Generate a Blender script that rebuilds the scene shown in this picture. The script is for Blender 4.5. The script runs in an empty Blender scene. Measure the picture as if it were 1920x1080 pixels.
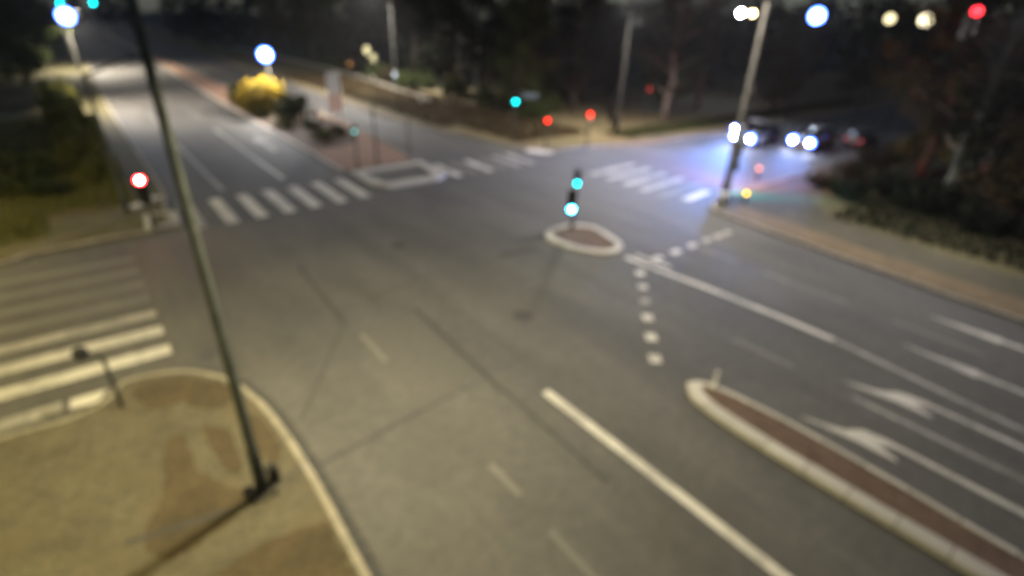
import bpy, bmesh, math, random
from mathutils import Matrix, Vector
random.seed(7)
S = bpy.context.scene
C = S.collection
PI = math.pi
R = math.radians

# ------------------------------------------------------------------ camera
cam_d = bpy.data.cameras.new('camera')
cam = bpy.data.objects.new('camera', cam_d); C.objects.link(cam)
cam_d.sensor_width = 36.0
cam_d.lens = 972.0/1920.0*36.0
cam_d.clip_start = 0.05
cam_d.clip_end = 3000
rows = ((0.78342839, 0.26385738, -0.5626893, 0.0),
        (-0.62059112, 0.38059971, -0.68557313, 0.0),
        (0.03326586, 0.88629744, 0.46192016, 9.2),
        (0, 0, 0, 1))
M3 = Matrix([r[:3] for r in rows[:3]])
# world = M @ camera-local; columns are the camera axes
cam.matrix_world = Matrix(rows)
cam_d.dof.use_dof = True                 # the phone missed focus: everything is equally soft
cam_d.dof.focus_distance = 0.5
cam_d.dof.aperture_fstop = 1.9
S.camera = cam

BEAM_SIGN = -1.0
HAZE_DENSITY = 0.0002
# ------------------------------------------------------------------ world, moon, exposure
W = bpy.data.worlds.new('World'); S.world = W; W.use_nodes = True
nt = W.node_tree
bg = nt.nodes['Background']
sky = nt.nodes.new('ShaderNodeTexSky'); sky.sky_type = 'NISHITA'; sky.sun_disc = False
sky.sun_elevation = R(35); sky.sun_rotation = R(200)
nt.links.new(sky.outputs[0], bg.inputs[0]); bg.inputs[1].default_value = 0.014
sd = bpy.data.lights.new('moon', 'SUN'); sd.energy = 0.01; sd.angle = R(0.5); sd.color = (1, .95, .9)
so = bpy.data.objects.new('moon', sd); C.objects.link(so)
so.rotation_euler = (R(55), 0, R(200)); so.location = (0, 0, 60)
S.view_settings.view_transform = 'Standard'; S.view_settings.look = 'None'
S.view_settings.exposure = 0.85; S.view_settings.gamma = 1
S.view_settings.use_curve_mapping = False
S.render.engine = 'CYCLES'
S.cycles.max_bounces = 4; S.cycles.diffuse_bounces = 2; S.cycles.glossy_bounces = 2
S.cycles.sample_clamp_indirect = 2.0
S.cycles.use_denoising = True
S.cycles.volume_bounces = 0
S.cycles.caustics_reflective = False; S.cycles.caustics_refractive = False

# ------------------------------------------------------------------ materials
def newmat(name):
    m = bpy.data.materials.new(name); m.use_nodes = True
    return m, m.node_tree, m.node_tree.nodes['Principled BSDF']

def ramp(t, fac, stops):
    r = t.nodes.new('ShaderNodeValToRGB')
    e = r.color_ramp.elements
    while len(e) < len(stops): e.new(0.5)
    for el, (p, c) in zip(e, stops):
        el.position = p; el.color = (*c, 1) if len(c) == 3 else c
    t.links.new(fac, r.inputs[0]); return r.outputs[0]

def noise(t, scale, detail=4, rough=.55, stretch=(1, 1, 1), loc=(0, 0, 0)):
    tc = t.nodes.new('ShaderNodeTexCoord'); mp = t.nodes.new('ShaderNodeMapping')
    mp.inputs['Scale'].default_value = stretch; mp.inputs['Location'].default_value = loc
    t.links.new(tc.outputs['Object'], mp.inputs[0])
    n = t.nodes.new('ShaderNodeTexNoise'); n.inputs['Scale'].default_value = scale
    n.inputs['Detail'].default_value = detail; n.inputs['Roughness'].default_value = rough
    t.links.new(mp.outputs[0], n.inputs[0]); return n.outputs[0]

def mix(t, a, b, fac, mode='MIX'):
    m = t.nodes.new('ShaderNodeMix'); m.data_type = 'RGBA'; m.blend_type = mode
    for sock, v in ((m.inputs[0], fac), (m.inputs[6], a), (m.inputs[7], b)):
        if hasattr(v, 'is_linked'): t.links.new(v, sock)
        elif isinstance(v, tuple): sock.default_value = (*v, 1)
        else: sock.default_value = v
    return m.outputs[2]

def bump(t, b, h, dist=.02, strength=.5):
    n = t.nodes.new('ShaderNodeBump'); n.inputs['Distance'].default_value = dist
    n.inputs['Strength'].default_value = strength
    t.links.new(h, n.inputs['Height']); t.links.new(n.outputs[0], b.inputs['Normal'])

def ground_mat(name, dark, light, scale=.6, grain=30, rough=.9, fine=.35, stains=None, spec=.3):
    m, t, b = newmat(name)
    big = noise(t, scale, 5, .6)
    col = ramp(t, big, [(.3, dark), (.7, light)])
    md = noise(t, 2.6, 4, .7, loc=(3, 9, 0))
    col = mix(t, col, ramp(t, md, [(.32, (.74, .76, .72)), (.68, (1.22, 1.2, 1.15))]), .9, 'MULTIPLY')
    g = noise(t, grain, 2, .7)
    gm = ramp(t, g, [(.3, (1-fine,)*3), (.7, (1+fine*.6,)*3)])
    col = mix(t, col, gm, 1.0, 'MULTIPLY')
    if stains:
        s = noise(t, stains[1], 3, .5, loc=(13, 5, 0))
        col = mix(t, col, stains[0], ramp(t, s, [(.52, (0, 0, 0)), (.7, (.7, .7, .7))]))
    t.links.new(col, b.inputs['Base Color']); b.inputs['Roughness'].default_value = rough
    b.inputs['Specular IOR Level'].default_value = spec
    bump(t, b, g, .01, .6)
    return m

def asphalt_mat():
    m, t, b = newmat('asphalt')
    big = noise(t, .22, 5, .6)
    col = ramp(t, big, [(.3, (.070, .068, .066)), (.72, (.094, .091, .087))])
    tr = noise(t, .9, 3, .5, (1.0, .035, 1))                       # wheel tracks along the main road
    col = mix(t, col, ramp(t, tr, [(.3, (.86, .86, .86)), (.7, (1.1, 1.1, 1.1))]), .8, 'MULTIPLY')
    pat = noise(t, .5, 2, .4, (1, .3, 1), (7, 3, 0))
    col = mix(t, col, ramp(t, pat, [(.42, (.84, .84, .85)), (.56, (1.08, 1.07, 1.05))]), .7, 'MULTIPLY')
    mid = noise(t, 3.2, 4, .65)
    col = mix(t, col, ramp(t, mid, [(.3, (.82, .82, .84)), (.7, (1.15, 1.15, 1.12))]), 1.0, 'MULTIPLY')
    g = noise(t, 24, 2, .7)
    col = mix(t, col, ramp(t, g, [(.3, (.6, .6, .6)), (.7, (1.35, 1.35, 1.35))]), 1.0, 'MULTIPLY')
    t.links.new(col, b.inputs['Base Color'])
    b.inputs['Roughness'].default_value = .78; b.inputs['Specular IOR Level'].default_value = .35
    bump(t, b, g, .008, .5)
    return m

def paint_mat(name, wear, white=(.50, .48, .44), under=(.10, .097, .093)):
    m, t, b = newmat(name)
    n = noise(t, 5.0, 5, .7); n2 = noise(t, .8, 2, .5)
    s = t.nodes.new('ShaderNodeMath'); s.operation = 'ADD'; t.links.new(n, s.inputs[0]); t.links.new(n2, s.inputs[1])
    h = t.nodes.new('ShaderNodeMath'); h.operation = 'MULTIPLY'; h.inputs[1].default_value = .5
    t.links.new(s.outputs[0], h.inputs[0])
    f = ramp(t, h.outputs[0], [(max(0, wear-.14), (1, 1, 1)), (min(1, wear+.14), (0, 0, 0))])
    f2 = t.nodes.new('ShaderNodeRGBToBW'); t.links.new(f, f2.inputs[0])
    oi = t.nodes.new('ShaderNodeObjectInfo')
    col = mix(t, white, under, f2.outputs[0])
    if name == 'painted_kerb': col = mix(t, col, ramp(t, oi.outputs['Random'], [(0, (.74, .74, .74)), (1, (1.1, 1.1, 1.1))]), 1.0, 'MULTIPLY')
    t.links.new(col, b.inputs['Base Color'])
    b.inputs['Roughness'].default_value = .7
    return m

def plain(name, col, rough=.6, metal=0, var=.25, scale=4, spec=.3):
    m, t, b = newmat(name)
    n = noise(t, scale, 4, .6)
    c = ramp(t, n, [(.3, tuple(x*(1-var) for x in col)), (.7, tuple(min(1, x*(1+var)) for x in col))])
    t.links.new(c, b.inputs['Base Color'])
    b.inputs['Roughness'].default_value = rough; b.inputs['Metallic'].default_value = metal
    b.inputs['Specular IOR Level'].default_value = spec
    return m

def leaf_mat(name, a, b_):
    m, t, b = newmat(name)
    oi = t.nodes.new('ShaderNodeObjectInfo')
    n = noise(t, 1.6, 3, .6)
    s = t.nodes.new('ShaderNodeMath'); s.operation = 'MULTIPLY_ADD'; s.inputs[1].default_value = .35
    t.links.new(oi.outputs['Random'], s.inputs[0]); t.links.new(n, s.inputs[2])
    t.links.new(ramp(t, s.outputs[0], [(.35, a), (.85, b_)]), b.inputs['Base Color'])
    b.inputs['Roughness'].default_value = .7; b.inputs['Specular IOR Level'].default_value = .08
    return m

def lit(name, col, strength):
    m, t, b = newmat(name)
    b.inputs['Base Color'].default_value = (*[min(.8, c) for c in col], 1)
    b.inputs['Emission Color'].default_value = (*col, 1)
    b.inputs['Emission Strength'].default_value = strength
    return m

ASPH = asphalt_mat()
PAINT = paint_mat('road_paint', .40)
WORN = paint_mat('worn_road_paint', .47, (.34, .325, .30))
VFAINT = paint_mat('nearly_gone_paint', .5, (.125, .12, .105))
FAINT = paint_mat('faint_road_paint', .52, (.145, .14, .125))
KERBW = paint_mat('painted_kerb', .36, (.44, .42, .385), (.3, .28, .25))
KERB = ground_mat('kerb_stone', (.20, .18, .155), (.30, .275, .235), 1.2, 20)
CONC = ground_mat('pavement_concrete', (.080, .071, .052), (.108, .096, .070), .7, 14, fine=.35, stains=((.095, .078, .05), .8))
WALK = ground_mat('olive_pavement', (.052, .048, .034), (.074, .068, .048), .5, 14, fine=.35, stains=((.045, .045, .026), .5))
BROWN = ground_mat('brown_paving', (.056, .043, .026), (.078, .060, .036), .9, 14, fine=.3)
BRICK = ground_mat('red_paving', (.10, .076, .046), (.135, .10, .062), .8, 16, fine=.3)
PINK = ground_mat('pink_paving', (.24, .145, .105), (.31, .195, .145), .7, 16, fine=.3)
SOIL = ground_mat('bed_soil', (.055, .036, .022), (.11, .07, .04), 1.2, 10)
ISLE = ground_mat('island_fill', (.095, .062, .048), (.13, .088, .07), 1.5, 18)
GRASSG = ground_mat('verge_ground', (.055, .054, .026), (.105, .092, .046), .35, 9, fine=.4, stains=((.075, .05, .028), .5))
DRY = ground_mat('dry_verge', (.10, .082, .04), (.165, .13, .065), .4, 9, fine=.4, stains=((.09, .055, .03), .35))
TERR = ground_mat('dark_earth', (.018, .019, .012), (.035, .034, .02), .12, 6, fine=.4)
SEALSHADE = plain('seam_and_shadow', (.045, .044, .043), .8)  # one dark tone for seams, manhole covers and painted cast shadows
GALV = plain('galvanised_steel', (.048, .045, .037), .9, 0, spec=.1)
GREYP = plain('grey_pole_paint', (.016, .016, .014), .9, 0, spec=.1)
DARKP = plain('dark_green_pole_paint', (.05, .055, .05), .95, spec=.05)
BLACK = plain('black_housing', (.012, .012, .013), .5)
RUBBER = plain('tyre_rubber', (.012, .012, .012), .8)
LENSOFF = plain('unlit_lens', (.02, .014, .012), .3)
SIGNW = plain('pale_sign_sheet', (.74, .72, .66), .6, 0, .1)
SIGNP = plain('pinkish_sign_sheet', (.74, .50, .40), .6, 0, .1)
SIGNB = plain('blue_grey_sign', (.20, .25, .30), .5, 0, .15)
YELSIGN = plain('pale_yellow_marker', (.26, .25, .14), .5, 0, .1)
ORANGE = plain('orange_marker', (.25, .12, .03), .6)
WHITEP = plain('white_plastic', (.55, .54, .5), .5, 0, .15)
BARK = plain('bark', (.06, .05, .038), .9, 0, .4, 3)
PALEBARK = plain('pale_bark', (.12, .11, .09), .9, 0, .35, 3)
GLASS = plain('car_glass', (.01, .012, .014), .1)
CARDARK = plain('dark_car_paint', (.03, .03, .034), .3, .3, .1)
CARGREY = plain('grey_car_paint', (.10, .105, .11), .3, .4, .1)
CARWHITE = plain('white_car_paint', (.5, .5, .5), .3, 0, .08)
CHROME = plain('wheel_metal', (.4, .4, .42), .35, .8)
PLATE = plain('number_plate_sheet', (.5, .5, .48), .5, 0, .1)
LEAFD = leaf_mat('dark_leaf', (.004, .006, .003), (.012, .015, .007))
LEAFM = leaf_mat('mid_leaf', (.018, .028, .007), (.05, .062, .018))
LEAFO = leaf_mat('autumn_leaf', (.018, .014, .007), (.05, .033, .014))
LEAFY = leaf_mat('yellow_leaf', (.17, .125, .010), (.28, .20, .02))
LEAFH = leaf_mat('hedge_leaf', (.055, .062, .012), (.105, .105, .024))

CYAN = lit('green_signal_light', (0.0, .80, .92), 9)
CYANHOT = lit('bright_green_signal_light', (0, .62, .9), 24)
CYANDIM = lit('dim_green_signal_light', (.12, .42, .40), 2.2)
REDL = lit('red_signal_light', (1.0, .02, .006), 9)
REDHOT = lit('bright_red_signal_light', (1.0, .012, .012), 45)
REDCORE = lit('white_hot_red_core', (1.0, .6, .55), 120)
CYANCORE = lit('white_hot_green_core', (.45, 1.0, 1.0), 34)
REDDIM = lit('dim_red_signal_light', (.5, .05, .03), 1.6)
PINKL = lit('pink_signal_and_reflector_glow', (.7, .32, .22), 1.0)
AMBER = lit('amber_light', (1.0, .45, .0), 7)
LAMPCORE = lit('lamp_core', (.75, .86, 1.0), 420)
LAMPBLUE = lit('lamp_halo', (.05, .13, 1.0), 22)  # blue glare halo round the lamps, put in as emission
WARMCORE = lit('warm_lamp_core', (1.0, .72, .36), 16)
WARMDIM = lit('dim_warm_lamp', (.55, .48, .26), 2.6)
HEADL = lit('headlight_bulb', (.78, .87, 1.0), 260)
HEADB = lit('headlight_halo', (.04, .12, 1.0), 26)  # blue glare halo round the headlights, put in as emission
TAILL = lit('tail_light', (.8, .12, .14), .5)
ROADL = lit('lamp_lens_glow', (1.0, .9, .72), 20)

# ------------------------------------------------------------------ builders
class MB:
    def __init__(s): s.v = []; s.f = []
    def add(s, vs, fs):
        o = len(s.v); s.v += [tuple(x) for x in vs]; s.f += [tuple(i+o for i in f) for f in fs]; return s
    def box(s, c, d, rz=0, rx=0, ry=0):
        m = Matrix.Rotation(rz, 3, 'Z') @ Matrix.Rotation(ry, 3, 'Y') @ Matrix.Rotation(rx, 3, 'X')
        vs = [m @ Vector((sx*d[0]/2, sy*d[1]/2, sz*d[2]/2)) + Vector(c) for sx in (-1, 1) for sy in (-1, 1) for sz in (-1, 1)]
        return s.add(vs, [(0, 1, 3, 2), (4, 6, 7, 5), (0, 4, 5, 1), (2, 3, 7, 6), (0, 2, 6, 4), (1, 5, 7, 3)])
    def tube(s, pts, rad, n=10, caps=True):
        pts = [Vector(p) for p in pts]
        if not isinstance(rad, (list, tuple)): rad = [rad]*len(pts)
        rings = []
        for i, p in enumerate(pts):
            d = (pts[min(i+1, len(pts)-1)] - pts[max(i-1, 0)]).normalized()
            u = d.cross(Vector((0, 0, 1)) if abs(d.z) < .9 else Vector((1, 0, 0))).normalized(); w = d.cross(u)
            rings.append([p + (u*math.cos(2*PI*k/n) + w*math.sin(2*PI*k/n))*rad[i] for k in range(n)])
        vs = [v for r in rings for v in r]; fs = []
        for i in range(len(pts)-1):
            for k in range(n):
                a = i*n+k; b = i*n+(k+1) % n
                fs.append((a, b, b+n, a+n))
        if caps: fs += [tuple(range(n))[::-1], tuple(range((len(pts)-1)*n, len(pts)*n))]
        return s.add(vs, fs)
    def lathe(s, prof, c=(0, 0, 0), n=14):      # prof: (r, z)
        vs = [(c[0]+r*math.cos(2*PI*k/n), c[1]+r*math.sin(2*PI*k/n), c[2]+z) for r, z in prof for k in range(n)]
        fs = [(i*n+k, i*n+(k+1) % n, (i+1)*n+(k+1) % n, (i+1)*n+k) for i in range(len(prof)-1) for k in range(n)]
        fs += [tuple(range(n))[::-1], tuple(range((len(prof)-1)*n, len(prof)*n))]
        return s.add(vs, fs)
    def disc(s, c, r, axis, t=.02, n=16):
        a = Vector(axis).normalized(); return s.tube([Vector(c)-a*t/2, Vector(c)+a*t/2], r, n)
    def poly(s, pts, z): return s.add([(p[0], p[1], z) for p in pts], [tuple(range(len(pts)))])
    def mesh(s, name, mat, smooth=False):
        me = bpy.data.meshes.new(name); me.from_pydata(s.v, [], s.f); me.materials.append(mat)
        bm = bmesh.new(); bm.from_mesh(me); bmesh.ops.recalc_face_normals(bm, faces=bm.faces)
        bm.to_mesh(me); bm.free()
        if smooth:
            me.polygons.foreach_set('use_smooth', [True]*len(me.polygons))
        return me
    def build(s, name, mat, parent=None, smooth=False, loc=None):
        o = bpy.data.objects.new(name, s.mesh(name, mat, smooth)); C.objects.link(o)
        if parent: o.parent = parent
        if loc: o.location = loc
        return o

def thing(name, label, cat, loc=(0, 0, 0), rz=0, group=None):
    o = bpy.data.objects.new(name, None); C.objects.link(o); o.empty_display_size = .2
    o.location = loc; o.rotation_euler = (0, 0, rz)
    o['label'] = label; o['category'] = cat
    if group: o['group'] = group
    return o

def struct(o, label=None):
    o['kind'] = 'structure'
    if label: o['label'] = label
    return o

def dup(root, loc, rz=0, label=None, group=None, scale=None):
    def cp(o, parent):
        c = o.copy(); C.objects.link(c); c.parent = parent
        for ch in o.children: cp(ch, c)
        return c
    r = cp(root, None); r.location = loc; r.rotation_euler = (0, 0, rz)
    if label: r['label'] = label
    if group: r['group'] = group
    if scale: r.scale = (scale,)*3 if not isinstance(scale, tuple) else scale
    return r

def sheet(name, polys, z, mat, parent=None):
    mb = MB()
    for p in polys: mb.poly(p, z)
    me = bpy.data.meshes.new(name); me.from_pydata(mb.v, [], mb.f); me.materials.append(mat)
    bm = bmesh.new(); bm.from_mesh(me); bmesh.ops.triangulate(bm, faces=bm.faces)
    for f in bm.faces:
        if f.normal.z < 0: f.normal_flip()
    bm.to_mesh(me); bm.free()
    o = bpy.data.objects.new(name, me); C.objects.link(o)
    if parent: o.parent = parent
    return o

def smooth_line(pts, n=6, closed=False):
    P = [Vector((p[0], p[1], 0)) for p in pts]; out = []
    L = len(P)
    rng = range(L if closed else L-1)
    for i in rng:
        p0 = P[(i-1) % L] if closed or i > 0 else P[0]*2-P[1]
        p1 = P[i]; p2 = P[(i+1) % L]
        p3 = P[(i+2) % L] if closed or i+2 < L else P[-1]*2-P[-2]
        for k in range(n):
            t = k/n
            out.append(.5*((2*p1)+(p2-p0)*t+(2*p0-5*p1+4*p2-p3)*t*t+(3*p1-p0-3*p2+p3)*t**3))
    if not closed: out.append(P[-1])
    return [(p.x, p.y) for p in out]

def kerb_stones(line, width, ztop, mat, parent, side=1, closed=False, size=.95, lim=None):
    P = [Vector(p) for p in line]
    if closed: P.append(P[0].copy())
    L = [0]
    for a, b in zip(P[:-1], P[1:]): L.append(L[-1]+(b-a).length)
    def at(d):
        for i in range(len(P)-1):
            if d <= L[i+1] or i == len(P)-2:
                t = (d-L[i])/max(1e-6, L[i+1]-L[i]); return P[i].lerp(P[i+1], t)
    n = max(3, round(L[-1]/size)); st = L[-1]/n; rn = random.Random(5)
    for k in range(n):
        seg = [at(k*st+.012+(st-.024)*q/3) for q in range(4)]
        if lim and not lim(seg[1]): 
            continue
        kerb('kerb_stone', [tuple(p) for p in seg], width*rn.uniform(.97, 1.03), ztop+rn.uniform(-.006, .006), mat, parent, False, side)

def kerb(name, line, width, ztop, mat, parent, closed=False, side=1, zbot=-.08):
    """box-section stone swept along a ground line; width goes to the left (side=1) or right (-1)"""
    P = [Vector(p) for p in line]; n = len(P); inner = []
    for i in range(n):
        a = P[(i-1) % n] if closed or i else P[i]; b = P[(i+1) % n] if closed or i < n-1 else P[i]
        d = (b-a).normalized(); inner.append(P[i]+Vector((-d.y, d.x))*width*side)
    bev = .03
    mb = MB(); vs = []
    for o, q in zip(P, inner):
        e = (q-o)*(bev/width)
        vs += [(o.x, o.y, zbot), (o.x, o.y, ztop-bev), (o.x+e.x, o.y+e.y, ztop), (q.x, q.y, ztop), (q.x, q.y, zbot)]
    fs = []
    for i in range(n if closed else n-1):
        a = i*5; b = ((i+1) % n)*5
        for k in range(4): fs.append((a+k, a+k+1, b+k+1, b+k))
    if not closed: fs += [(0, 1, 2, 3, 4), tuple((n-1)*5+k for k in (4, 3, 2, 1, 0))]
    mb.add(vs, fs)
    return mb.build(name, mat, parent)

def stripe(a, b, w, z=.004):
    a = Vector(a); b = Vector(b); d = (b-a).normalized(); nrm = Vector((-d.y, d.x))*w/2
    return [tuple(a+nrm), tuple(a-nrm), tuple(b-nrm), tuple(b+nrm)]

def spot(name, loc, target, energy, col, angle=150, blend=.6, rad=.15, parent=None):
    l = bpy.data.lights.new(name, 'SPOT'); l.energy = energy; l.color = col
    l.spot_size = R(angle); l.spot_blend = blend; l.shadow_soft_size = rad
    o = bpy.data.objects.new(name, l); C.objects.link(o); o.location = loc
    d = Vector(target)-Vector(loc)
    o.rotation_euler = d.to_track_quat('-Z', 'Y').to_euler()
    return o

# ------------------------------------------------------------------ the setting
g = 900
ground = struct(MB().add([(-g, -g, -.12), (g, -g, -.12), (g, g, -.12), (-g, g, -.12)], [(0, 1, 2, 3)]).build('ground', TERR))
road = struct(sheet('road', [
    [(1.4, -40), (27.2, -40), (27.2, 14), (1.4, 14)],
    [(-90, 14), (160, 14), (160, 33), (-90, 33)],
    [(1.4, 33), (30, 33), (30, 400), (1.4, 400)]], 0, ASPH))

# SW pavement (the near left corner under the lamp post)
sw_line = smooth_line([(-60, 14.2), (-20, 14.3), (-8, 14.4), (-3.6, 14.45), (-2.2, 14.35), (-1.5, 14.6), (-.98, 15.3), (.3, 14.95), (1.1, 14.1), (1.52, 13.2), (1.86, 11.4), (1.97, 8.9), (1.93, 6), (1.91, 3), (1.9, 0), (1.9, -6), (1.9, -20), (1.9, -40)], 6)
pave_sw = struct(sheet('pavement', [sw_line + [(-60, -40)]], .118, CONC))
near = lambda p: p.x > -9 and p.y > -3
kerb_stones(sw_line, .17, .128, KERB, pave_sw, -1, lim=near)
def patch(name, pts, mat, parent, z=.122):
    if name == 'brown_paving':                                     # worn, ragged edge
        rn = random.Random(len(pts)*7); out = []
        for a, b in zip(pts, pts[1:]+pts[:1]):
            n = max(1, int(math.dist(a, b)/.12))
            for k in range(n):
                out.append((a[0]+(b[0]-a[0])*k/n+rn.uniform(-.055, .055), a[1]+(b[1]-a[1])*k/n+rn.uniform(-.055, .055)))
        pts = out
    return sheet(name, [pts], z, mat, parent)
patch('brown_paving', smooth_line([(-.75, 14.75), (.2, 14.55), (.9, 13.85), (1.3, 13.0), (.9, 12.55), (.35, 12.85), (.05, 13.4), (-.35, 13.3), (-.8, 13.9)], 4, True), BROWN, pave_sw)
patch('brown_paving', smooth_line([(-.5, 11.9), (-.15, 12.0), (.0, 10.6), (.35, 9.8), (.62, 9.25), (.1, 8.75), (-.9, 8.6), (-1.2, 9.4), (-.75, 10.4)], 4, True), BROWN, pave_sw)
patch('brown_paving', smooth_line([(.3, 12.1), (.75, 11.6), (.8, 10.5), (.62, 10.0), (.35, 10.7)], 4, True), BROWN, pave_sw)
patch('brown_paving', smooth_line([(1.2, 12.2), (1.55, 11.4), (1.62, 10.3), (1.3, 9.9), (1.1, 10.8)], 4, True), BROWN, pave_sw)
patch('brown_paving', [(-2.4, 6.9), (-1.0, 7.6), (.5, 7.95), (1.7, 7.7), (1.72, 3), (-2.4, 3)], BROWN, pave_sw)
patch('pole_shadow_strip', stripe((.55, 9.0), (-1.5, 9.45), .13), SEALSHADE, pave_sw, .126)  # cast shadow of the near pole, painted as a dark strip

# E pavement: kerb, red strip, grey walk, then bank
e_line = smooth_line([(24.2, -40), (24.3, -20), (24.4, -8), (24.55, -3), (24.7, 1.0), (25.2, 7.2), (25.75, 12.2), (26.1, 14.3), (26.9, 15.1), (28.6, 15.6), (33, 15.7), (60, 15.4), (160, 15.2)], 6)
pave_e = struct(sheet('pavement', [e_line + [(160, 13.4), (60, 13.4), (34.5, 13.2), (30.8, 10.5), (29.6, 5), (29, -4), (28.6, -40)]], .118, WALK))
kerb_stones(e_line, .18, .128, KERB, pave_e, -1, lim=lambda p: p.x < 42 and p.y > -3)
patch('red_paving', [(24.75, -10), (24.95, 1), (25.42, 7.2), (25.95, 12.2), (26.35, 14.0), (28.2, 13.9), (27.7, 10), (27.2, 7), (26.8, 1), (26.7, -10)], BRICK, pave_e)
bank_e = struct(sheet('grass_bank', [[(28.0, -40), (28.2, -4), (28.9, 5), (30.2, 10.5), (34, 13.2), (60, 13.4), (160, 13.4), (160, -40)]], .09, GRASSG))

# NE verge
ne_line = smooth_line([(24.6, 400), (24.4, 220), (24.2, 130), (24.0, 90), (23.7, 62), (23.4, 51.6), (23.9, 45.7), (25.1, 38.5), (26.4, 33.2), (28.2, 30.2), (33.9, 28.9), (42, 27.6), (60, 27.2), (90, 27.2), (160, 27.2)], 6)
verge_ne = struct(sheet('verge', [ne_line + [(160, 60), (60, 60), (36, 66), (36, 400)]], .10, DRY))
kerb('kerb', ne_line, .18, .128, KERB, verge_ne, side=1)
patch('painted_corner_stone', smooth_line([(25.9, 30.6), (26.8, 29.2), (27.8, 29.4), (27.0, 31.2)], 4, True), KERBW, verge_ne, .134)

# NW verge with its corner pieces
nw_line = smooth_line([(-90, 26.3), (-40, 26.2), (-20, 26.2), (-9, 26.25), (-4.2, 26.4), (-3.0, 26.9), (-.6, 27.2), (1.3, 27.3), (2.0, 28.4), (2.25, 31.5), (2.5, 36), (2.4, 67), (2.9, 108), (3.2, 180), (4, 400)], 6)
verge_nw = struct(sheet('verge', [nw_line + [(-90, 400)]], .10, GRASSG))
kerb('kerb', nw_line, .18, .128, KERB, verge_nw, side=1)
patch('worn_footpath', smooth_line([(-4, 26.7), (-2.6, 27.4), (.2, 29.9), (1.2, 31.2), (.6, 31.6), (-.9, 29.3), (-3.0, 28.0)], 4, True), CONC, verge_nw)
patch('painted_kerb_corner', stripe((.7, 31.2), (2.1, 32.6), .6), KERBW, verge_nw, .134)
kerb('painted_refuge_kerb', [(.9, 27.5), (2.3, 27.45), (2.45, 29.5), (1.1, 29.8)], .38, .15, KERBW, verge_nw, True)

# north median: pink paving, planting bed, white refuge nose
mn_left = [(12.1, 32.5), (12.15, 39), (12.1, 52), (12.3, 80), (12.97, 127), (13.4, 400)]
mn_right = [(14.8, 400), (14.8, 127), (15.6, 80), (18.4, 60), (19.2, 50), (18.3, 39), (17.8, 34.6), (17.4, 32.7)]
median_n = struct(sheet('median', [mn_left + mn_right], .118, PINK))
kerb('kerb', mn_left, .25, .13, KERBW, median_n, side=-1)
kerb('kerb', mn_right, .18, .13, KERB, median_n, side=-1)
patch('planting_bed', smooth_line([(12.7, 40.5), (15.0, 39.2), (17.4, 42), (18.4, 50), (17.4, 60), (14.5, 66), (12.7, 62), (12.6, 50)], 5, True), SOIL, median_n)
kerb('refuge_kerb', [(12.45, 28.9), (13.0, 27.7), (16.4, 27.65), (17.5, 28.4), (17.75, 32.3), (12.5, 32.2)], .85, .14, KERBW, median_n, True)

# near median
ms_line = smooth_line([(11.0, -40), (11.0, -20), (11.0, -9), (11.02, -4), (11.02, -1), (10.92, 2.5), (10.95, 4.6), (11.15, 5.6), (11.55, 6.05), (11.95, 5.85), (12.2, 5.2), (12.4, 3.4), (12.42, 1), (12.35, -1.1), (12.4, -4), (12.4, -9), (12.4, -20), (12.4, -40)], 6)
median_s = struct(sheet('median', [ms_line], .112, ISLE))
kerb_stones(smooth_line([(11.0, -40), (11.0, -20), (11.0, -9), (11.02, -4), (11.02, -1), (10.92, 2.5), (10.95, 4.6), (11.15, 5.6), (11.55, 6.05)], 6), .40, .135, KERBW, median_s, -1, lim=lambda p: p.y > -5)
kerb_stones(smooth_line([(11.55, 6.05), (11.95, 5.85), (12.2, 5.2), (12.4, 3.4), (12.42, 1), (12.35, -1.1), (12.4, -4), (12.4, -9), (12.4, -20), (12.4, -40)], 6), .17, .135, KERBW, median_s, -1, lim=lambda p: p.y > -5)

# triangular island
isl = smooth_line([(15.6, 16.6), (16.3, 17.25), (17.6, 17.3), (18.6, 16.5), (18.45, 15.2), (18.0, 14.0), (17.2, 13.55), (16.3, 13.95), (15.65, 15.2)], 4, True)
island = struct(sheet('traffic_island', [isl], .112, ISLE))
kerb_stones(isl, .34, .135, KERBW, island, -1, True, .8)

# ------------------------------------------------------------------ markings (children of the road)
def mark(name, pts, mat=PAINT, z=.004): return sheet(name, [pts], z, mat, road)
def rib(name, pts, w, mat=PAINT, z=.004): 
    return sheet(name, [stripe(pts[i], pts[i+1], w) for i in range(len(pts)-1)], z, mat, road)
for k, x in enumerate((3.0, 4.38, 5.75, 7.12, 8.5, 9.93, 11.35)):
    mark('crosswalk_stripe', stripe((x, 26.6+.06*k), (x+.03, 31.0+.04*k), .58), PAINT if k not in (0,) else WORN)
for k, x in enumerate((18.3, 19.55, 20.8, 22.05, 23.3, 24.5)):
    mark('crosswalk_stripe', stripe((x-.1, 27.9), (x, 31.2), .55), (PAINT, FAINT, PAINT, FAINT, WORN, WORN)[k])
for k, y in enumerate((16.65, 17.95, 19.35, 20.75, 22.2, 23.6)):
    mark('crosswalk_stripe', stripe((26.6 if k == 0 else 25.95, y), (29.4 if k == 0 else 30.6, y+.25), .58), (PAINT, FAINT, WORN, WORN, WORN, WORN)[k])
mark('crosswalk_stripe', stripe((-1.15, 14.98), (-2.2, 15.05), .5))
mark('crosswalk_stripe', stripe((-2.35, 15.05), (-4.2, 15.1), .5), WORN)
for k, y in enumerate((16.45, 17.8, 19.05, 20.4, 21.75, 23.1, 24.5)):
    mark('crosswalk_stripe', stripe((.25-.02*k, y), (-4.3, y+.12), .6 if k < 2 else .5), (PAINT, PAINT, WORN, FAINT, VFAINT, VFAINT, VFAINT)[k])
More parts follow.
